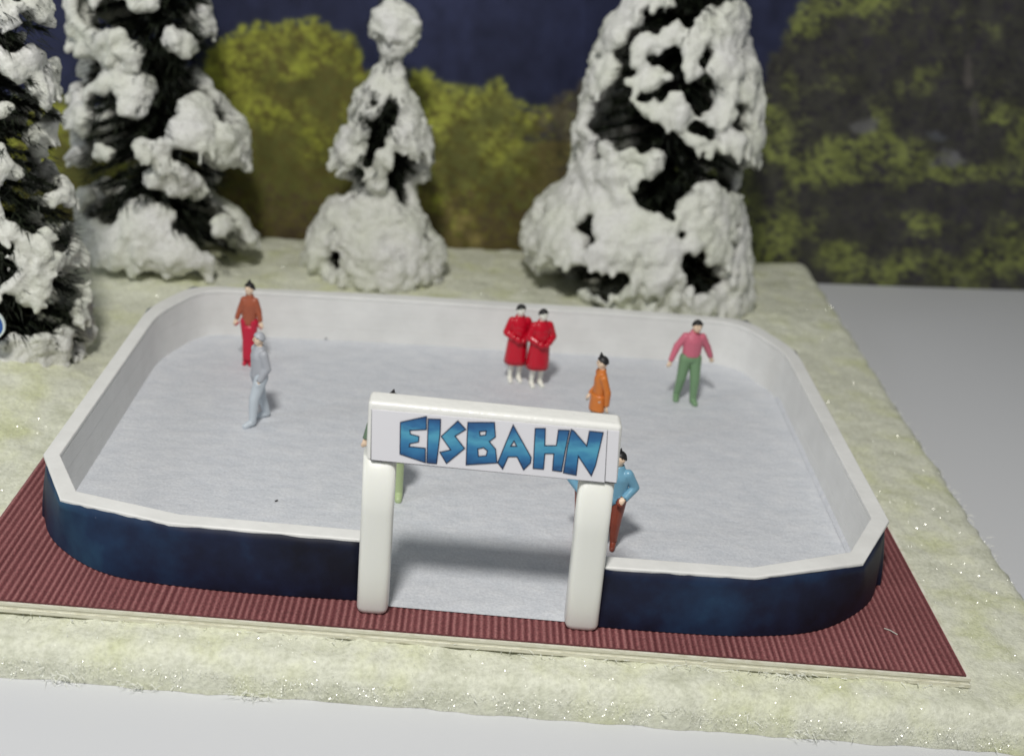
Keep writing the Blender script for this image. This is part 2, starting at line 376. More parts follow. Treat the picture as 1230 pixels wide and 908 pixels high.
    zt = float(z.max())-.6
    for k, xx in enumerate(xs):
        yy = 13.5+.125*xx+.0025*xx*xx+.02
        for a, b in ((yy, -.599), (yy+.1, -.599), (yy+.1, zt), (yy, zt)): V.append((xx, a-13.5, b+.6))
        if k:
            j = 4*k
            for q in range(4): F.append([j-4+q, j-4+(q+1) % 4, j+(q+1) % 4, j+q])
    F += [[0, 1, 2, 3], [len(V)-1, len(V)-2, len(V)-3, len(V)-4]]
    new_obj('card_backing', mesh('card_backing', V, F), M_card, root)
PRINT_GAIN = 2.0
backdrop()

# ------------------------------------------------------------------ board with red corrugated mat
board = thing('base_board', 'cream layered card board topped with red corrugated mat under the ice rink', 'board', (0, 3.6, -.15))
def loc(parent, o): o.location = -parent.location; return o
bm = bmesh.new()
for k, (z0, z1, g) in enumerate(((-.15, -.105, .015), (-.104, -.068, -.004), (-.067, -.031, .006))):
    prism(bm, [(-5.69-g, -.70-g), (5.80+g, -.71-g), (5.86+g, 8.4+g), (-5.69-g, 8.2+g)], z0, z1)
loc(board, bm_obj('card_layers', bm, M_card, board))
def corrugated():
    pitch = .077; n0 = int(11.42/pitch); xs = np.linspace(-5.665, 5.755, n0*8+1)
    zz = -.0085+.0075*np.cos(xs/pitch*2*np.pi+1.6*(fbm(np.stack([xs*1.3, 0*xs, 0*xs], -1), 3, 2)-.5)*4)*(.75+.5*(noise3(np.stack([xs/pitch*.7, 0*xs, 0*xs], -1), 4)-.5)); V, F = [], []
    for x, z in zip(xs, zz): V += [(x, -.685, z), (x*1.004, 8.1, z), (x, -.685, -.03), (x*1.004, 8.1, -.03)]
    for k in range(1, len(xs)):
        j = 4*k; F += [[j-4, j, j+1, j-3], [j-2, j+2, j, j-4]]
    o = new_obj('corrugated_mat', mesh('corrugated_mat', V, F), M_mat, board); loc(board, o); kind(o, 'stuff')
corrugated()

# ------------------------------------------------------------------ ice rink
rink = thing('ice_rink', 'white walled model ice rink with navy outer band and grey-blue ice', 'ice rink', (0, 3.8, 0))
H_ = .797
inner = [(-1.2, .06), (-3.27, .08), (-4.53, .40), (-4.98, 1.22), (-5.0, 5.97), (-4.56, 7.18), (-1.0, 7.52), (.35, 7.6), (2.0, 7.75), (4.46, 7.86), (5.035, 6.73), (5.03, 1.34), (4.54, .47), (3.27, -.05), (1.55, -.07)]
outer = [(-1.2, -.15), (-3.35, -.13), (-4.65, .19), (-5.175, 1.2), (-5.20, 6.2), (-4.76, 7.33), (-1.0, 7.78), (.35, 7.86), (2.0, 8.0), (4.64, 8.08), (5.25, 6.85), (5.25, 1.3), (4.64, .235), (3.26, -.26), (1.55, -.31)]
def fillet(p, idx, rad):
    out = []
    for i, q in enumerate(p):
        if i not in idx: out.append(q); continue
        a, b, c = Vector(p[i-1]), Vector(q), Vector(p[i+1]); s_ = b+(a-b).normalized()*rad; e_ = b+(c-b).normalized()*rad
        for t in np.linspace(0, 1, 6): out.append(tuple(s_*(1-t)**2+b*2*t*(1-t)+e_*t*t))
    return out
def c_ring(path_in, path_out, z0, z1, bm, lean=0):
    n = len(path_in)
    def ring(p, z, s): return [bm.verts.new((x, y+(s if 5 <= i <= 9 else 0), z)) for i, (x, y) in enumerate(p)]
    a0, a1, b0, b1 = ring(path_in, z0, 0), ring(path_in, z1, lean), ring(path_out, z0, 0), ring(path_out, z1, lean)
    for i in range(n-1):
        for q in ((a0, a1), (a1, b1), (b1, b0), (b0, a0)): bm.faces.new((q[0][i], q[0][i+1], q[1][i+1], q[1][i]))
    for i in (0, n-1): bm.faces.new((a0[i], a1[i], b1[i], b0[i]))
def scaled(p, d):
    """offset outward from the rink centre by about d"""
    out = []
    for i, (x, y) in enumerate(p):
        v = Vector((x, y-3.8)); 
        nx = np.sign(x)*(abs(x) > 4.3); ny = (1 if y > 7 else (-1 if y < .5 else 0))
        q = Vector((nx, ny)); q = q.normalized() if q.length else q
        out.append((x+q.x*d, y+q.y*d))
    return out
# the wall is glued up from four strips of card: each its own strip, joints a hair recessed
zs = [0.0, .22, .46, .74, H_]
for k in range(4):
    d = (.0, .0012, .0004, .0)[k]
    bm = bmesh.new(); c_ring(fillet(scaled(inner, d), (4, 5, 9, 10), .42), fillet(outer if k == 3 else scaled(inner, .07), (4, 5, 9, 10), .42), zs[k]+(.0005 if k else .002), zs[k+1]-(.0005 if k < 3 else 0), bm)
    o = bm_obj('wall_strip', bm, M_wall, rink)
    o.data.polygons.foreach_set('use_smooth', [True]*len(o.data.polygons)); o.data.set_sharp_from_angle(angle=math.radians(24))
    bv = o.modifiers.new('bevel', 'BEVEL'); bv.width = .016 if k == 3 else .003; bv.segments = 3; bv.limit_method = 'ANGLE'; bv.angle_limit = math.radians(50)
    loc(rink, o)
def catmull(p, n=6):
    out = []
    for i in range(len(p)-1):
        a, b, c, d = [Vector(p[max(0, min(len(p)-1, i+k))]) for k in (-1, 0, 1, 2)]
        for t in np.linspace(0, 1, n, endpoint=False):
            out.append(tuple(.5*((2*b)+(c-a)*t+(2*a-5*b+4*c-d)*t*t+(3*b-a-3*c+d)*t**3)))
    return out+[tuple(p[-1])]
def band():
    top = scaled(outer, .006); bot = scaled(outer, .006)
    # at the foot the paper runs in one smooth curve round the corners
    sm = [(-1.2, -.18), (-2.1, -.205), (-3.05, -.19), (-4.05, -.06), (-4.74, .40), (-5.12, .98), (-5.22, 1.7), (-5.22, 6.2), (-4.79, 7.36), (-1.0, 7.80), (.35, 7.88), (2.0, 8.02), (4.66, 8.10), (5.27, 6.86), (5.28, 1.7), (5.16, 1.0), (4.84, .47), (4.18, -.05), (3.33, -.27), (2.4, -.325), (1.55, -.325)]
    tp = [(-1.2, -.158), (-2.1, -.15), (-3.33, -.138), (-4.0, .02), (-4.655, .184), (-5.05, .95), (-5.185, 1.35), (-5.21, 6.2), (-4.77, 7.34), (-1.0, 7.79), (.35, 7.87), (2.0, 8.01), (4.645, 8.09), (5.26, 6.85), (5.262, 1.5), (5.10, 1.02), (4.645, .228), (4.0, -.02), (3.27, -.268), (2.4, -.30), (1.55, -.318)]
    B = catmull(sm, 8); T = []
    for i in range(len(tp)-1):
        for t in np.linspace(0, 1, 8, endpoint=False): T.append((tp[i][0]*(1-t)+tp[i+1][0]*t, tp[i][1]*(1-t)+tp[i+1][1]*t))
    T.append(tp[-1]); V, F = [], []; rows = 6
    jag = rng.normal(0, .005, len(T))
    for i, (b, t) in enumerate(zip(B, T)):
        for k in range(rows+1):
            s = k/rows; e = s**1.5; bx, by = b; x = bx*(1-e)+t[0]*e; y = by*(1-e)+t[1]*e
            V.append((x, y, .004+(H_-.034+jag[i]-.004)*s))
        for k in range(rows+1):
            s = k/rows; e = s**1.5; x = b[0]*(1-e)+t[0]*e; y = b[1]*(1-e)+t[1]*e
            c = Vector((x, y-3.8)).normalized()*.006; V.append((x-c.x, y-c.y, V[-rows-1][2]))
    R_ = 2*(rows+1)
    for i in range(len(T)-1):
        for k in range(rows):
            a = i*R_+k; F.append([a, a+R_, a+R_+1, a+1]); a += rows+1; F.append([a, a+1, a+R_+1, a+R_])
        a = i*R_; F.append([a+rows, a+R_+rows, a+R_+R_-1, a+R_-1])
    for i in (0, len(T)-1):
        for k in range(rows): a = i*R_+k; F.append([a, a+1, a+rows+2, a+rows+1])
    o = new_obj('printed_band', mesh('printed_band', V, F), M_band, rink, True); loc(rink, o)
band()
def ice():
    # ice sheet: paper that sags a little, with a tongue running out through the gate
    poly = [Vector((x, y, 0)) for x, y in scaled(inner, -.004)]
    bm = bmesh.new()
    xs = np.arange(-5.1, 5.11, .1); ys = np.arange(-.3, 7.95, .1); 
    o_in = [(x, y) for x, y in scaled(inner, .01)]
    pl = o_in[:-1]+[(1.55, -.08), (1.18, -.27), (-.84, -.26), (-1.2, .05)]
    pl = [(-.86, -.25), (-.9, .04)]+[(-1.25, .055)]+o_in[1:-1]+[(1.55, -.08), (1.2, -.09), (1.19, -.28)]
    vs = [bm.verts.new((x, y, .006)) for x, y in pl]; bm.faces.new(vs)
    o = bm_obj('ice', bm, M_ice, rink); loc(rink, o)
    # narrow curled paper edge along the right wall's foot
    bm = bmesh.new()
    L = [(4.99, 6.6), (4.985, 1.4), (4.52, .55)]; L2 = [(5.04, 6.6), (5.04, 1.35), (4.56, .50)]
    for i in range(2):
        a = [bm.verts.new(p) for p in ((*L[i], .012), (*L[i+1], .012), (*L2[i+1], .075), (*L2[i], .075))]; bm.faces.new(a)
        b = [bm.verts.new(p) for p in ((*L[i], .008), (*L[i+1], .008), (L2[i+1][0], L2[i+1][1], .008), (L2[i][0], L2[i][1], .008))]; bm.faces.new(b)
    loc(rink, bm_obj('paper_edge', bm, M_ice, rink))
ice()

# ------------------------------------------------------------------ entrance gate
gate = thing('entrance_gate', 'white plastic entrance gate with EISBAHN sign in blue letters', 'gate', (.17, -.3, 0))
def rounded_bar(name, cx, cy, w, d, z0, z1, lean=0, m=M_post):
    bm = bmesh.new(); N_ = 28; rings = []
    for k, (t, s) in enumerate(((0, .80), (.012, .92), (.035, 1), (.3, 1.0), (.65, .995), (1, 1.))):
        z = z0+(z1-z0)*t; ring = []
        for i in range(N_):
            a = 2*math.pi*i/N_; e = .42
            x = math.copysign(abs(math.cos(a))**e, math.cos(a))*w/2*s; y = math.copysign(abs(math.sin(a))**e, math.sin(a))*d/2*s
            ring.append(bm.verts.new((cx+x+lean*t, cy+y, z)))
        rings.append(ring)
    for a, b in zip(rings, rings[1:]):
        for i in range(N_): bm.faces.new((a[i], a[(i+1) % N_], b[(i+1) % N_], b[i]))
    bm.faces.new(rings[0]); bm.faces.new(rings[-1])
    return loc(gate, bm_obj(name, bm, m, gate, True))
rounded_bar('post', -1.012, -.30, .355, .28, .002, 1.99, -.02)
rounded_bar('post', 1.370, -.30, .385, .28, .002, 1.97, -.055)
bm = bmesh.new()
bv = [(-1.175, 1.945), (1.53, 1.915), (1.495, 2.625), (-1.185, 2.655)]
a = [bm.verts.new((x, -.45, z)) for x, z in bv]; b = [bm.verts.new((x, -.155, z)) for x, z in bv]
bm.faces.new(a); bm.faces.new(b)
for i in range(4): bm.faces.new((a[i], a[(i+1) % 4], b[(i+1) % 4], b[i]))
o = loc(gate, bm_obj('beam', bm, M_beam, gate)); md = o.modifiers.new('b', 'BEVEL'); md.width = .05; md.segments = 4
o.data.polygons.foreach_set('use_smooth', [True]*len(o.data.polygons))
wn = o.modifiers.new('wn', 'WEIGHTED_NORMAL')
def slab(name, pts, y0, y1, m, parent):
    bm = bmesh.new(); a = [bm.verts.new((x, y0, z)) for x, z in pts]; b = [bm.verts.new((x, y1, z)) for x, z in pts]
    bm.faces.new(a); bm.faces.new(b); n = len(pts)
    for i in range(n): bm.faces.new((a[i], a[(i+1) % n], b[(i+1) % n], b[i]))
    return bm_obj(name, bm, m, parent)
sign = loc(gate, slab('sign_panel', [(-1.115, 1.985), (1.385, 1.95), (1.335, 2.565), (-1.14, 2.575)], -.470, -.456, M_sign, gate))
loc(gate, slab('sign_end_strip', [(1.392, 1.962), (1.512, 1.956), (1.462, 2.567), (1.342, 2.568)], -.468, -.455, M_sign, gate))
loc(gate, slab('sign_edge_shadow', [(-1.124, 1.968), (1.516, 1.938), (1.460, 2.560), (-1.146, 2.566)], -.4548, -.4512, M_dark, gate))  # dark sheet standing in for the shadow along the sign's paper edges
LET = {'E': [[(-0.839, 2.461), (-0.562, 2.558), (-0.553, 2.396), (-0.724, 2.371), (-0.716, 2.333), (-0.624, 2.315), (-0.625, 2.244), (-0.714, 2.215), (-0.718, 2.187), (-0.548, 2.183), (-0.535, 2.002), (-0.821, 2.081)]],
'I': [[(-0.552, 2.529), (-0.413, 2.538), (-0.406, 2.374), (-0.417, 2.003), (-0.53, 2.003)]],
'S': [[(-0.398, 2.331), (-0.237, 2.539), (-0.139, 2.44), (-0.246, 2.351), (-0.133, 2.216), (-0.318, 2.012), (-0.404, 2.149), (-0.292, 2.187)]],
'B': [[(-0.137, 2.528), (0.151, 2.555), (0.177, 2.382), (0.118, 2.322), (0.192, 2.24), (0.222, 2.075), (-0.113, 2.018)], [(0.005, 2.427), (0.064, 2.439), (0.062, 2.398), (0.014, 2.387)], [(0.004, 2.222), (0.058, 2.241), (0.097, 2.21), (0.09, 2.155), (0.018, 2.141)]],
'A': [[(0.342, 2.55), (0.577, 2.177), (0.576, 2.108), (0.506, 2.011), (0.419, 2.166), (0.332, 2.158), (0.285, 2.0), (0.219, 2.081)], [(0.349, 2.293), (0.372, 2.343), (0.398, 2.298)]],
'H': [[(0.573, 2.525), (0.689, 2.536), (0.705, 2.334), (0.817, 2.345), (0.818, 2.531), (0.944, 2.538), (0.926, 2.28), (0.916, 2.035), (0.809, 2.04), (0.801, 2.24), (0.716, 2.232), (0.722, 2.046), (0.601, 2.044)]],
'N': [[(0.952, 2.552), (0.99, 2.534), (1.138, 2.379), (1.144, 2.549), (1.301, 2.545), (1.268, 2.146), (1.236, 2.007), (1.073, 2.225), (1.077, 2.005), (0.927, 2.023), (0.936, 2.349)]]}
for k, (ch, loops) in enumerate(LET.items()):
    if ch == 'S': loops = [[(-0.402, 2.335), (-0.237, 2.539), (-0.139, 2.44), (-0.246, 2.351), (-0.133, 2.216), (-0.318, 2.012), (-0.404, 2.149), (-0.292, 2.187)]]
    y = -.4735-.0006*(k % 2)
    flat = [p for lp in loops for p in lp]
    tris = geometry.tessellate_polygon([[Vector((x, z, 0)) for x, z in lp] for lp in loops])
    bm = bmesh.new(); vs = [bm.verts.new((x, y, z)) for x, z in flat]
    for t in tris:
        try: bm.faces.new([vs[i] for i in t])
        except ValueError: pass
    bmesh.ops.recalc_face_normals(bm, faces=bm.faces)
    for f in bm.faces:
        if f.normal.y > 0: f.normal_flip()
    fs = bm.faces[:]
    r = bmesh.ops.inset_region(bm, faces=fs, thickness=.011, use_even_offset=True, use_boundary=True)
    for f in r['faces']: f.material_index = 1
    ext = bmesh.ops.extrude_face_region(bm, geom=bm.faces[:])
    bmesh.ops.translate(bm, vec=(0, -.0025, 0), verts=[g for g in ext['geom'] if isinstance(g, bmesh.types.BMVert)])
    me = bpy.data.meshes.new('letter'); bm.to_mesh(me); bm.free()
    o = new_obj('letter', me, [M_letter, M_letter_edge], sign); o['label'] = 'blue letter '+ch

# ------------------------------------------------------------------ snowy trees
def tree(base, prof, holes, label, seed, size=(.09, .13), thr=.42, thr_low=.25, skirt=1.5, nscale=(1.5, 1.5, 1.7), strands=.12, mrg=.11, droop=.5, voxel=.05, needle=40000, nb=170, tall=None, rough=1., fine=1., reach=(.62, .82)):
    rg = np.random.default_rng(seed); bx, by, bz = base
    t = thing('snowy_fir_tree', label, 'tree', base, 0, 'snow-covered fir trees behind the rink')
    zs = [p[0] for p in prof][::-1]; xl = [p[1] for p in prof][::-1]; xr = [p[2] for p in prof][::-1]
    if tall:   # the crown goes on above the picture's edge and closes to a tip
        z_, l_, r_ = zs[-1], xl[-1], xr[-1]
        for k in (.25, .5, .75, 1.0): zs.append(z_+(tall-z_)*k); xl.append(l_*(1-k)**.8+.05); xr.append(r_*(1-k)**.8+.05)
    zmin, zmax = max(zs[0], .05), zs[-1]
    tilt = .0
    def R(th, z):
        L, r = np.interp(z, zs, xl), np.interp(z, zs, xr); s = math.sin(th)   # th=0 faces the camera (-Y)
        rx = r if s > 0 else L; rm = .5*(L+r)
        return math.sqrt((rx*s)**2+(rm*.88*math.cos(th))**2)
    def pt(th, z, f): r = R(th, z)*f; return np.array((math.sin(th)*r, -math.cos(th)*r, z))
    cen, rad = [], []
    def hidden(p, th, mrg):     # a gap in the snow: where the sight line from the front meets the trunk plane
        d = (bz+p[2]-8.3)/(by+p[1]+12.3); zp = p[2]-p[1]*d
        return abs(th) < 1.75 and any(((p[0]-hx)/(ha+mrg))**2+((zp-hz)/(hb+mrg))**2 < 1 for hx, hz, ha, hb in holes)
    TH, Z_ = [], []; z = zmin
    while z < zmax:
        rr = .5*(R(1.57, z)+R(-1.57, z)); n = max(4, int(2*math.pi*rr/.13)); a = (2*math.pi*(np.arange(n)+rg.uniform(-.4, .4, n))/n+math.pi) % (2*math.pi)-math.pi
        TH += list(a); Z_ += list(z+rg.uniform(-.05, .05, n)); z += .12
    TH, Z_ = np.array(TH), np.clip(Z_, zmin, zmax)
    P0 = np.array([pt(a, b, 1.) for a, b in zip(TH, Z_)])
    f1 = fbm(P0*np.array(nscale)+seed*9.3, 3, seed); f2 = fbm(P0*1.7+seed*3.1, 3, seed+50)
    low = np.clip((skirt-P0[:, 2])/.5, 0, 1)
    f3 = noise3(P0*4.6+seed*5.7, seed+70); f1 = f1-np.clip(f3-.70, 0, 1)*1.6*fine*(1-.6*low)   # small gaps between clumps
    edge = []
    for p, th, zz, g, q in zip(P0, TH, Z_, f1-(thr*(1-low)+thr_low*low), f2):
        if -.07 < g < .012 or rg.random() < .02: edge.append((p, th))
        if g < 0 or (abs(th) > 2.1 and rg.random() < .3): continue
        rmx = R(th, zz); s = rg.uniform(*size)*(1+.9*min(g*3, .6)); s *= rg.choice((.75, .9, 1., 1.15, 1.6), p=(.2, .25, .3, .17, .08)); s = min(s, .55*rmx+.04)
        f = (rmx-s*.9-.34*min(rmx, 1.)*(1-q*1.3)*.8)/max(rmx, .01)
        c = np.array((p[0]*f, p[1]*f, zz))
        if hidden(p*.93, th, mrg): continue
        c[2] = max(c[2], .03); cen.append(c); rad.append(s)
        if rg.random() < strands:      # a snowy twig sticking out and drooping
            L = rg.uniform(.12, .34)*min(1, rmx); u = p/np.array((rmx+1e-6, rmx+1e-6, 1)); w = s*rg.uniform(.55, .85); sl = rg.normal(0, .25)
            for k in range(5):
                t_ = k/4; c2 = c+np.array((u[0]-u[1]*sl, u[1]+u[0]*sl, 0))*L*t_-np.array((0, 0, droop*L*t_*t_*2)); c2[2] = max(c2[2], .03)
                rr_ = math.hypot(c2[0], c2[1]); mx_ = max(rmx-w*.6, .05)
                if rr_ > mx_: c2[:2] *= mx_/rr_
                cen.append(c2); rad.append(w*(1-.15*t_))
    cen, rad = np.array(cen), np.array(rad)
    near = np.array([(np.abs(cen-c).max(1) < .2).sum() for c in cen]); cen, rad = cen[near > 4], rad[near > 4]
    lim = np.array([13.3+.125*(bx+c[0])+.0025*(bx+c[0])**2-by for c in cen]); cen[:, 1] = np.minimum(cen[:, 1], lim-rad-.05)
    rad3 = np.column_stack([rad, rad, rad*rg.uniform(.8, 1.1, len(rad))])
    me = merged('snow', cen, rad3, voxel, 6, ICO1)
    v = coords(me); nn = normals(me)
    dsp = .13*(fbm((v+seed*7)*4.0, 3, seed)-.5)+.06*(fbm((v+seed)*15, 2, seed+3)-.5)
    put(me, v+nn*dsp[:, None]*rough)
    o = new_obj('snow', me, M_snow, t, True); kind(o, 'stuff')
    # trunk
    bm = bmesh.new(); rings = []
    for z_, r_ in ((-.12, .15), (.3, .12), (zmax*.5, .08), (zmax*.97, .02)):
        rings.append([bm.verts.new((math.cos(a)*r_, math.sin(a)*r_, z_)) for a in np.linspace(0, 2*math.pi, 9)[:-1]])
    for a, b in zip(rings, rings[1:]):
        for i in range(8): bm.faces.new((a[i], a[(i+1) % 8], b[(i+1) % 8], b[i]))
    bm.faces.new(rings[0]); bm.faces.new(rings[-1]); bm_obj('trunk', bm, M_twig, t, True)
    # limbs and their needles
    V, F, NV, NF = [], [], [], []
    per = max(20, needle//nb)
    for b_ in range(nb):
        z_ = zmin+.05+(zmax-zmin-.1)*((b_+rg.random())/nb)**1.25; th = b_*2.399+rg.normal(0, .2)
        e = pt(th, z_, rg.uniform(*reach)); e[1] = min(e[1], 13.25+.125*(bx+e[0])+.0025*(bx+e[0])**2-by-.1)
        s0 = np.array((0, 0, min(z_+.25+.12*np.hypot(e[0], e[1]), zmax*.98))); d = e-s0; L = np.linalg.norm(d); d /= L
        sd = np.cross(d, (0, 0, 1)); sd /= np.linalg.norm(sd)+1e-9; up = np.cross(sd, d); j = len(V)
        for q in range(4): V.append(s0+(sd*math.cos(q*1.57)+up*math.sin(q*1.57))*.035)
        for q in range(4): V.append(e+(sd*math.cos(q*1.57)+up*math.sin(q*1.57))*.010)
        F += [[j+q, j+(q+1) % 4, j+4+(q+1) % 4, j+4+q] for q in range(4)]
        for k in range(per):
            u = rg.uniform(.03, 1.0); c = s0+d*L*u; a = rg.uniform(0, 6.28)
            rd = sd*math.cos(a)+up*math.sin(a)
            n_ = d*rg.uniform(.5, 1.0)+rd*rg.uniform(.35, .8); n_ /= np.linalg.norm(n_); ln = rg.uniform(.16, .36)*(.6+.4*(1-u))
            w_ = np.cross(n_, rd); w_ /= np.linalg.norm(w_)+1e-9; w_ *= .015; j2 = len(NV)
            if c[2]+n_[2]*ln < -.05: continue
            NV += [c-w_, c+w_, c+n_*ln]; NF.append([j2, j2+1, j2+2])
    for p, th in edge:      # needle tufts showing at the edges of the gaps
        rr_ = math.hypot(p[0], p[1])
        if rr_ < .25 or p[1] > .6*rr_: continue
        for k in range(5):
            n_ = np.array((p[0]/rr_, p[1]/rr_, 0))+np.array((rg.normal(0, .4), rg.normal(0, .4), rg.normal(-.25, .35))); n_ /= np.linalg.norm(n_)
            c = p*np.array((.80, .80, 1))+rg.normal(0, .05, 3); ln = min(rg.uniform(.16, .36), .28*rr_+.08); w_ = np.cross(n_, (0, 0, 1)); w_ /= np.linalg.norm(w_)+1e-9; w_ *= .014; j2 = len(NV)
            if c[2]+n_[2]*ln < 0: continue
            NV += [c-w_, c+w_, c+n_*ln]; NF.append([j2, j2+1, j2+2])
    kind(new_obj('limbs', mesh('limbs', V, F), M_twig, t), 'stuff')
    kind(new_obj('needles', mesh('needles', NV, NF), M_needle, t), 'stuff')
    return t
T4P = [(5.58, 1.32, 1.16), (5.27, 1.46, 1.22), (4.8, 1.68, 1.5), (4.02, 1.78, 1.74), (3.21, 1.95, 1.84), (2.66, 1.81, 1.78), (2.14, 2.01, 1.67), (1.5, 2.59, 1.85), (0.97, 2.7, 2.03), (0.32, 2.25, 2.15), (-0.12, 1.28, 2.16)]
T4H = [(-0.46, 4.25, 0.34, 0.23), (0.34, 4.38, 0.12, 0.14), (0.35, 3.64, 0.35, 0.28), (1.19, 3.4, 0.11, 0.25), (-1.21, 4.15, 0.22, 0.31), (0.21, 5.52, 1.01, 0.25), (-0.21, 4.97, 0.19, 0.15), (-0.72, 4.92, 0.31, 0.18), (-0.84, 2.91, 0.72, 0.27), (0.7, 2.45, 1.0, 0.26), (1.38, 2.25, 0.49, 0.23), (-0.28, 1.86, 0.52, 0.27), (-1.57, 0.91, 0.2, 0.34), (0.57, 0.56, 0.25, 0.31), (1.01, 0.28, 0.42, 0.25), (1.44, 0.94, 0.1, 0.12), (-1.47, 0.13, 0.75, 0.25)]
tree((3.37, 11.6, -.1), T4P, T4H, 'broadest snowy fir, dark holes in its snow, behind the right half of the rink', 14, (.085, .12), .385, .29, 1.7, (2.5, 2.5, 2.7), .30, mrg=.07, fine=1.9, tall=7.6, nb=200, needle=52000)
T3P = [(5.18, 0.24, 0.25), (4.94, 0.42, 0.57), (4.64, 0.44, 0.56), (4.43, 0.24, 0.37), (4.13, 0.15, 0.24), (3.72, 0.48, 0.46), (3.29, 0.81, 0.71), (2.8, 0.99, 0.9), (2.31, 1.13, 1.09), (1.91, 0.99, 1.01), (1.68, 0.56, 0.57), (1.31, 1.21, 0.89), (0.77, 1.51, 1.33), (0.25, 1.55, 1.37), (-0.14, 1.07, 1.24), (-0.37, 0.73, 1.18)]
T3H = [(0.08, 2.83, 0.17, 0.22), (-0.13, 2.48, 0.19, 0.22), (-0.31, 2.25, 0.21, 0.19), (-0.75, 2.67, 0.09, 0.14), (0.63, 1.79, 0.48, 0.43), (-0.59, 1.6, 0.23, 0.17), (-0.92, 0.23, 0.16, 0.31), (1.05, 0.85, 0.1, 0.12)]
tree((-2.03, 11.3, -.1), T3P, T3H, 'slim fir almost buried in snow with a round snow knob on its top', 3, (.085, .13), .30, .16, 1.4, (2.1, 2.1, 2.2), strands=.2, rough=1.5, fine=.5, needle=22000, nb=110, reach=(.45, .62))
T2P = [(4.76, 1.69, 1.05), (4.19, 1.65, 0.95), (3.75, 1.62, 0.72), (3.23, 1.67, 1.17), (2.84, 1.76, 1.62), (2.31, 1.74, 1.69), (1.77, 1.66, 1.41), (1.38, 1.6, 1.06), (1.05, 1.65, 1.65), (0.55, 1.61, 1.94), (0.40, 1.5, 1.5)]
T2H = [(-1.37, 3.33, 0.37, 0.21), (-0.6, 4.22, 0.29, 0.22), (0.5, 4.32, 0.37, 0.14), (-0.01, 4.05, 0.37, 0.36), (-0.79, 2.63, 0.33, 0.25), (0.05, 3.17, 0.18, 0.3), (0.34, 2.66, 0.27, 0.21), (0.72, 3.38, 0.33, 0.3), (-1.13, 1.5, 0.46, 0.25), (-0.05, 1.69, 0.28, 0.16), (1.18, 1.8, 0.34, 0.19), (-0.68, 1.31, 0.46, 0.19), (0.25, 1.15, 0.62, 0.16), (-1.0, 0.79, 0.28, 0.2), (1.42, 0.36, 0.47, 0.17)]
tree((-6.09, 10.6, -.1), T2P, T2H, 'tall fir with heavy round snow lumps and dark gaps, second tree from the left', 2, (.095, .16), .465, .28, 1.1, (1.9, 1.9, 2.2), .2, tall=7.0)
T1P = [(5.31, 0.8, 1.29), (4.73, 0.9, 1.23), (4.0, 1.0, 1.27), (3.52, 1.04, 1.05), (3.01, 1.1, 1.31), (2.49, 1.2, 1.47), (1.56, 1.3, 1.51), (0.94, 1.4, 1.56), (0.32, 1.4, 1.39), (0.05, 1.3, 1.0)]
T1H = [(0.51, 4.96, 0.21, 0.14), (0.9, 4.7, 0.35, 0.12), (0.56, 3.9, 0.36, 0.15), (0.69, 4.09, 0.3, 0.1), (1.03, 3.7, 0.24, 0.11), (0.47, 3.4, 0.22, 0.11), (0.73, 2.66, 0.37, 0.12), (1.15, 2.38, 0.31, 0.09), (0.55, 1.73, 0.2, 0.19), (0.5, 0.84, 0.15, 0.19), (0.37, 0.34, 0.16, 0.28), (0.18, -0.17, 0.18, 0.12), (1.0, 3.13, 0.31, 0.08)]
tree((-7.55, 6.0, -.3), T1P, T1H, 'fir with stringy snow on thin branches, nearest tree at the left photo edge', 1, (.07, .11), .50, .36, 1.3, (1.5, 1.5, 3.0), .26, .02, .7, .045, tall=7.0, reach=(.75, .95))

# ------------------------------------------------------------------ miniature people
JD = dict(pel=(0, 0, .53), chest=(0, 0, .73), neck=(0, 0, .845), head=(0, -.008, .925),
          shL=(.094, 0, .785), elL=(.130, .012, .645), wrL=(.14, -.025, .505), shR=(-.094, 0, .785), elR=(-.130, .012, .645), wrR=(-.14, -.025, .505),
          hipL=(.05, 0, .52), knL=(.055, -.01, .28), anL=(.055, .012, .045), toL=(.062, -.075, .018),
          hipR=(-.05, 0, .52), knR=(-.055, -.01, .28), anR=(-.055, .012, .045), toR=(-.062, -.075, .018))
BONES = [('torso', 'pel', 'chest', .075, .083), ('torso', 'chest', 'neck', .083, .034), ('neck', 'neck', 'head', .031, .034)]
for s in 'LR':
    BONES += [('arm'+s, 'chest', 'sh'+s, .06, .034), ('arm'+s, 'sh'+s, 'el'+s, .036, .030), ('arm'+s, 'el'+s, 'wr'+s, .032, .021),
              ('leg'+s, 'pel', 'hip'+s, .07, .064), ('leg'+s, 'hip'+s, 'kn'+s, .062, .043), ('leg'+s, 'kn'+s, 'an'+s, .043, .027), ('foot'+s, 'an'+s, 'to'+s, .028, .022)]
def seg_dist(p, a, b):
    d = b-a; t = np.clip(((p-a)@d)/(d@d+1e-9), 0, 1); return np.linalg.norm(p-a-t[:, None]*d, axis=1), t
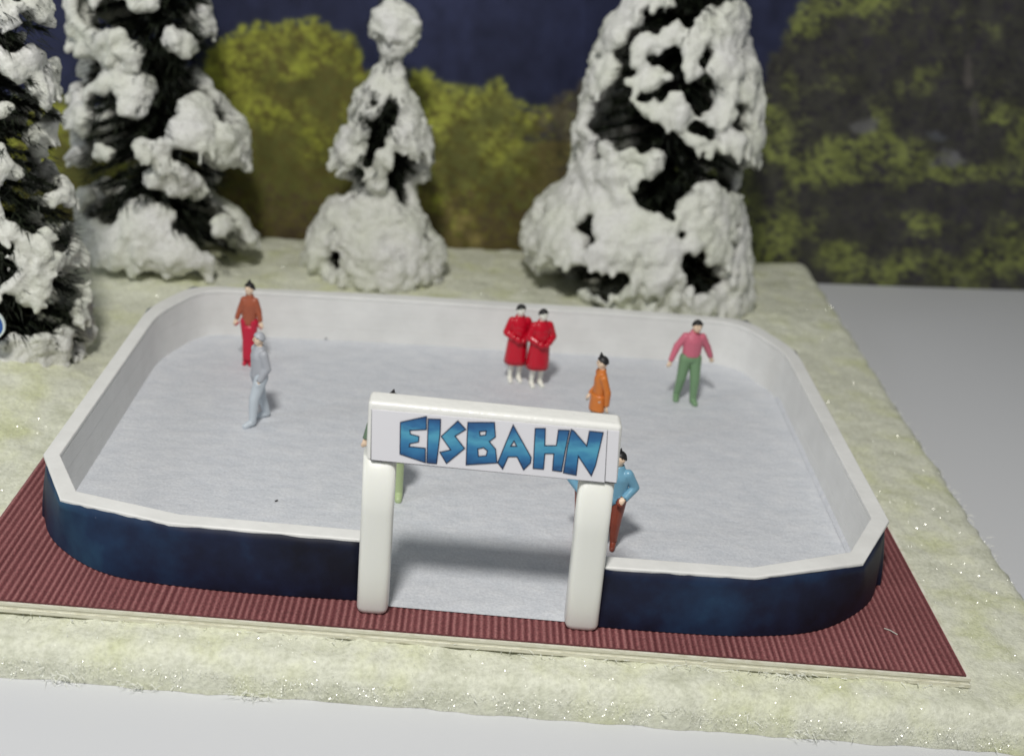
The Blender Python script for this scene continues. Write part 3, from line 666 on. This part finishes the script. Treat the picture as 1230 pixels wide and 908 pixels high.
def figure(label, loc_, rz, stature, pose, clothes, hair, head_turn=0., skin=M_skin, group='miniature skaters on the ice', skirt=None, hair_peak=None, legs_fat=1., slim=1.):
    J = {k: np.array(v, float) for k, v in {**JD, **pose}.items()}
    root = thing('person', label, 'figurine', loc_, rz, group)
    cen, rad = [], []
    for lab, a, b, ra, rb in BONES:
        A, B = J[a], J[b]; L = np.linalg.norm(B-A); n = max(2, int(L/(min(ra, rb)*.4)))
        if lab[:3] == 'leg' or lab == 'torso' or lab[:3] == 'arm': ra *= slim; rb *= slim
        for k in range(n+1):
            u = k/n; r = ra+(rb-ra)*u; c = A+(B-A)*u
            cen.append(c); rad.append((r*1.28, r*.88, r) if (lab == 'torso' and b == 'chest') else ((r*1.1, r*.9, r) if lab == 'torso' else (r, r, r)))
    hd = J['head']; fw = np.array((math.sin(head_turn), -math.cos(head_turn), 0)); sd = np.array((math.cos(head_turn), math.sin(head_turn), 0))
    for off, r in ((np.zeros(3), (.053, .058, .068)), (fw*.012+np.array((0, 0, -.036)), (.038, .04, .036)), (fw*.058+np.array((0, 0, -.006)), (.011, .011, .016)), (sd*.052, (.011, .014, .018)), (-sd*.052, (.011, .014, .018))):
        cen.append(hd+off); rad.append(r)
    for s, sg in (('L', 1), ('R', -1)):     # palm, four unequal curled fingers and a thumb off the palm's side
        d = J['wr'+s]-J['el'+s]; d /= np.linalg.norm(d); side = np.cross(d, (0, 1., .1)); side /= np.linalg.norm(side)+1e-9; nrm = np.cross(side, d)
        w0 = J['wr'+s]
        for k in range(3): cen.append(w0+d*(.015+.014*k)); rad.append(np.abs(side)*.012+.015)
        for q, ln in enumerate((.036, .043, .040, .030)):
            b0 = w0+d*.045+side*(q-1.5)*.0125
            for k in range(5):
                u = k/4; cen.append(b0+d*ln*u*(1-.25*u)+nrm*.014*u*u); rad.append((.0085,)*3)
        b0 = w0+d*.015-side*sg*.018
        for k in range(4): u = k/3; cen.append(b0+d*.03*u-side*sg*.016*u); rad.append((.009,)*3)
    cen = np.array(cen)*stature; rad = np.array([np.asarray(r, float) for r in rad])*stature
    me = merged('body', cen, rad, .0165, 2, ICO2)
    new_obj('body', me, skin, root, True)
    v = coords(me)/stature; nn = normals(me)
    npoly = len(me.polygons); fcen = np.empty(npoly*3, np.float32); me.polygons.foreach_get('center', fcen); fcen = fcen.reshape(-1, 3).astype(float)/stature
    best = np.full(npoly, 9.); lab = np.array(['torso']*npoly, dtype=object); tt = np.zeros(npoly)
    for lb, a, b, ra, rb in BONES:
        d, t = seg_dist(fcen, J[a], J[b]); d = d-(ra+(rb-ra)*t); m = d < best; best[m] = d[m]
        l2 = lb
        if b.startswith('wr'): l2 = 'fore'+lb
        if b.startswith('an'): l2 = 'shin'+lb[-1]
        lab[m] = l2; tt[m] = t[m]
    for s in 'LR':
        d = J['wr'+s]-J['el'+s]; d /= np.linalg.norm(d); m = ((fcen-J['wr'+s])@d > -.002) & (np.linalg.norm(fcen-J['wr'+s], axis=1) < .14) & np.array([x.endswith('arm'+s) for x in lab]); lab[m] = 'hand'+s
    m = (np.linalg.norm((fcen-hd)/np.array((1, 1, 1.15)), axis=1) < .074) & (fcen[:, 2] > J['neck'][2]+.01); lab[m] = 'head'
    m = (lab == 'torso') & (fcen[:, 2] < .56); lab[m] = 'hips'
    polys = [list(p.vertices) for p in me.polygons]
    def shell(name, sel, off, m_, thick=True):
        ids = np.nonzero(sel)[0]
        if len(ids) == 0: return None
        used = sorted({i for k in ids for i in polys[k]}); mp = {i: j for j, i in enumerate(used)}
        a = v[used]*stature+nn[used]*off*stature; inn = v[used]*stature+nn[used]*.001*stature; nU = len(used)
        F = [[mp[i] for i in polys[k]] for k in ids]; cnt = {}
        for f in F:
            for q in range(len(f)): e = (f[q], f[(q+1) % len(f)]); cnt[e] = cnt.get(e, 0)+1
        rim = [[e[1], e[0], e[0]+nU, e[1]+nU] for e in cnt if (e[1], e[0]) not in cnt]
        return new_obj(name, mesh(name, np.concatenate([a, inn]), F+rim), m_, root, True)
    for name, labs, off, m_ in clothes:
        shell(name, np.isin(lab, labs), off, m_)
    rel = fcen-hd; up = rel[:, 2]; f_ = rel@fw
    shell('hair', (lab == 'head') & (up > .012+.55*np.maximum(f_, -.03)), .013, hair)
    if hair_peak is not None:
        bm = bmesh.new(); bmesh.ops.create_cone(bm, cap_ends=True, segments=10, radius1=.034*stature, radius2=.004*stature, depth=.075*stature)
        o = bm_obj('hair_tuft', bm, hair, root, True); o.location = Vector(hd*stature)+Vector((fw*.022*hair_peak)*stature)+Vector((0, 0, .083*stature)); o.rotation_euler = (.25, .2, 0)
    for s in (-1, 1):
        q = hd+fw*.052+sd*s*.020+np.array((0, 0, .006)); new_obj('eye', balls_mesh('eye', [q*stature], [.0065*stature], ICO1), M_eye, root)
    q = hd+fw*.0485+np.array((0, 0, -.032)); new_obj('mouth', balls_mesh('mouth', [q*stature], [np.array((.013, .006, .004))*stature], ICO1), M_mouth, root)
    if skirt:
        name, z0, z1, r0, r1, m_ = skirt; bm = bmesh.new(); rings = []
        for k in range(9):
            u = k/8; z_ = z0+(z1-z0)*u; r = r0+(r1-r0)*u; ring = []
            for i in range(28):
                a_ = 2*math.pi*i/28; fo = 1+.035*math.sin(a_*5+1)*u
                ring.append(bm.verts.new((math.cos(a_)*r*1.12*fo*stature+J['pel'][0]*stature, math.sin(a_)*r*.9*fo*stature+J['pel'][1]*stature, z_*stature)))
            rings.append(ring)
        for a_, b_ in zip(rings, rings[1:]):
            for i in range(28): bm.faces.new((a_[i], a_[(i+1) % 28], b_[(i+1) % 28], b_[i]))
        bm.faces.new(rings[0]); bm.faces.new(rings[-1]); bm_obj(name, bm, m_, root, True)
    return root
ARMS = ['armL', 'armR', 'forearmL', 'forearmR']; LEGS = ['hips', 'legL', 'legR', 'shinL', 'shinR']; FEET = ['footL', 'footR']
ARMS_OUT = dict(elL=(.175, .0, .665), wrL=(.225, -.03, .53), elR=(-.175, .0, .665), wrR=(-.225, -.03, .53))
# rust jacket over long crimson trousers, by the back wall
M_rust = paint('rust_paint', (150, 80, 56)); M_crim = paint('crimson_paint', (176, 22, 52))
figure('tiny person in rust-orange jacket and long crimson skirt by the left back wall', (-3.61, 6.12, .008), -.12, 1.38, dict(shL=(.066, 0, .785), shR=(-.066, 0, .785), elL=(.105, 0, .67), wrL=(.140, -.03, .55), elR=(-.105, 0, .67), wrR=(-.140, -.03, .55), knL=(.03, -.01, .28), knR=(-.03, -.01, .28), anL=(.028, .01, .045), anR=(-.028, .01, .045), toL=(.035, -.06, .018), toR=(-.035, -.06, .018)),
       [('jacket', ['torso', 'hips']+ARMS, .012, M_rust), ('trousers', LEGS[1:], .010, M_crim), ('shoe', ['footL'], .006, M_crim), ('shoe', ['footR'], .006, M_crim)], M_black, -.5, hair_peak=.2, slim=.80, skirt=('skirt', .49, .04, .072, .066, M_crim))
# grey coat
M_grey = paint('grey_paint', (160, 163, 169), .45); M_lgrey = paint('pale_blue_grey_paint', (176, 184, 191), .45)
figure('tiny person in grey coat with pale grey legs, walking left of the rink centre', (-3.10, 4.12, .008), -.95, 1.40, dict(elL=(.12, .03, .64), wrL=(.09, -.04, .50), elR=(-.12, .05, .64), wrR=(-.115, .02, .49), knL=(.06, -.08, .29), anL=(.075, -.10, .045), toL=(.085, -.19, .018), knR=(-.055, .05, .28), anR=(-.07, .13, .045), toR=(-.075, .04, .018)),
       [('coat', ['torso', 'hips']+ARMS, .013, M_grey), ('trousers', [x for x in LEGS if x != 'hips'], .012, M_lgrey), ('skate', ['footL'], .012, M_lgrey), ('skate', ['footR'], .012, M_lgrey)], M_grey, -.3, hair_peak=None, legs_fat=1.0)
# the couple in red coats
M_red = paint('glossy_red_paint', (176, 10, 36), .22)
muff = dict(elL=(.150, -.01, .645), wrL=(.07, -.105, .60), elR=(-.150, -.01, .645), wrR=(-.07, -.105, .60))
for lb, p, s, rz in (('tiny person in glossy red knee-length coat and black cap, left one of the red couple', (.635, 6.37, .008), 1.33, .25), ('tiny person in glossy red knee-length coat and black cap, right one of the red couple', (.985, 6.25, .008), 1.33, .35)):
    figure(lb, p, rz, s, muff, [('mittens', ['handL', 'handR'], .010, M_red), ('coat', ['torso', 'hips']+ARMS, .020, M_red), ('shoe', ['footL'], .006, M_pale), ('shoe', ['footR'], .006, M_pale)], M_black, .3, M_pale, skirt=('coat_skirt', .74, .245, .098, .132, M_red))
# pink top, green trousers
M_pink = paint('pink_paint', (186, 98, 116)); M_green = paint('green_paint', (104, 134, 100)); M_redd = paint('red_collar', (170, 40, 52))
figure('tiny person in pink pullover and green trousers with arms held out, right of the rink', (3.40, 6.16, .008), .12, 1.43, dict(elR=(-.175, 0, .665), wrR=(-.235, -.04, .50), elL=(.175, .02, .66), wrL=(.235, .02, .545), hipL=(.055, 0, .52), knL=(.075, -.05, .28), anL=(.085, -.06, .045), toL=(.10, -.13, .018), hipR=(-.055, 0, .52), knR=(-.07, .0, .28), anR=(-.08, .05, .045), toR=(-.10, -.03, .018), head=(.01, -.03, .92)),
       [('pullover', ['torso']+ARMS, .012, M_pink), ('trousers', LEGS+FEET, .014, M_green), ('collar', ['neck'], .010, M_redd)], M_black, .2)
# orange hooded figure, side on
M_orange = paint('orange_paint', (190, 110, 46))
figure('tiny person in orange jacket and white trousers with black cap, side-on behind the sign', (1.80, 4.36, .008), -1.4, 1.40, dict(elR=(-.12, .03, .64), wrR=(-.12, -.06, .52), elL=(.125, .05, .64), wrL=(.125, .06, .49)),
       [('jacket', ['torso', 'neck', 'hips']+ARMS, .014, M_orange), ('trousers', ['legL', 'legR', 'shinL', 'shinR'], .010, paint('off_white_paint', (168, 168, 160))), ('shoe', ['footL'], .006, M_black), ('shoe', ['footR'], .006, M_black)], M_black, -.1, hair_peak=1., slim=.8, skirt=('jacket_hem', .58, .40, .092, .102, M_orange))
# pair in blue jackets near the gate
M_blue = paint('light_blue_paint', (104, 150, 174), .28); M_brick = paint('brick_red_paint', (126, 60, 44))
for lb, p, rz, hp in (('tiny person in light blue jacket and brick-red trousers, right of the gate post', (1.81, 1.46, .008), -.35, 1.), ('tiny person in light blue jacket and brick-red trousers, half hidden behind the right gate post', (1.47, 1.58, .008), .35, 1.)):
    figure(lb, p, rz, 1.36, dict(elL=(.165, .03, .655), wrL=(.105, -.06, .56), elR=(-.165, .03, .655), wrR=(-.105, -.06, .56), knL=(.045, -.01, .28), knR=(-.045, -.01, .28), anL=(.045, .012, .045), anR=(-.045, .012, .045)),
           [('jacket', ['torso', 'hips']+ARMS, .015, M_blue), ('trousers', ['legL', 'legR', 'shinL', 'shinR'], .010, M_brick), ('shoe', ['footL'], .006, M_brick), ('shoe', ['footR'], .006, M_brick)], M_black, -.4, hair_peak=.6, legs_fat=1.25)
# skater hidden behind the left gate post
M_pgreen = paint('pale_green_paint', (160, 176, 132)); M_dgreen = paint('grey_green_paint', (96, 116, 96))
figure('tiny person in pale green trousers mostly hidden behind the left gate post', (-1.08, 2.28, .008), 0, 1.50, dict(elR=(-.17, 0, .67), wrR=(-.205, -.04, .56), elL=(.15, 0, .665), wrL=(.15, -.04, .55), knL=(.085, -.02, .28), anL=(.105, -.03, .045), toL=(.11, -.10, .018), knR=(-.06, .0, .28), anR=(-.06, .03, .045), toR=(-.07, -.05, .018)),
       [('jacket', ['torso']+ARMS, .012, M_dgreen), ('trousers', LEGS+FEET, .014, M_pgreen)], M_black, 0., hair_peak=.3)

# ------------------------------------------------------------------ small things
st = thing('round_sign', 'small round blue sign with pale rim cut off by the left photo edge', 'sign', (-7.13, 5.0, -.15))
st.location = (-7.05, 4.55, -.15)
def disc(name, r, y0, y1, z, m):
    bm = bmesh.new(); bmesh.ops.create_cone(bm, cap_ends=True, segments=32, radius1=r, radius2=r, depth=y1-y0)
    bmesh.ops.rotate(bm, cent=(0, 0, 0), matrix=Matrix.Rotation(math.pi/2, 3, 'X'), verts=bm.verts); bmesh.ops.translate(bm, vec=(0, (y0+y1)/2, z), verts=bm.verts)
    return bm_obj(name, bm, m, st)
disc('rim', .235, -.02, .02, 1.13, paint('pale_rim', (200, 212, 210))); disc('face', .205, -.028, -.019, 1.13, paint('sign_blue', (30, 80, 150)))
bm = bmesh.new(); bmesh.ops.create_cone(bm, cap_ends=True, segments=10, radius1=.025, radius2=.025, depth=1.1); bmesh.ops.translate(bm, vec=(0, .045, .5), verts=bm.verts); bm_obj('pole', bm, paint('pole_grey', (150, 150, 150)), st)
def crumb(p, s, label, m):
    me = balls_mesh('crumb', [(0, 0, 0), (s*.8, .2*s, 0)], [np.array((s, s*.6, s*.5)), np.array((s*.6, s*.5, s*.4))], ICO1); o = new_obj('crumb', me, m); o.location = p; o.rotation_euler = (0, 0, .6); tag(o, label, 'crumb')
M_crumb = mat('dark_crumb', (.02, .022, .018), .8, .2)
crumb((-2.47, 1.88, .02), .022, 'tiny dark crumb on the ice left of the gate', M_crumb)
crumb((-2.54, 7.38, .03), .035, 'tiny grey crumb on the ice at the foot of the back wall', mat('grey_crumb', (.25, .26, .28), .8, .2))
crumb((7.46, 5.05, -.57), .06, 'dark green crumb on the white table beside the snow edge', M_crumb)
bm = bmesh.new(); pts = [Vector((5.02, .10, .006)), Vector((5.08, .06, .012)), Vector((5.15, -.01, .006))]
for a, b in zip(pts, pts[1:]):
    n_ = (b-a).cross(Vector((0, 0, 1))).normalized()*.006; vs = [bm.verts.new(p) for p in (a-n_, a+n_, b+n_, b-n_)]; bm.faces.new(vs)
    vs = [bm.verts.new(p+Vector((0, 0, .006))) for p in (a-n_, a+n_, b+n_, b-n_)]; bm.faces.new(vs)
tag(bm_obj('loose_fibre', bm, M_fibre), 'single pale fibre lying on the red corrugated mat', 'fibre')
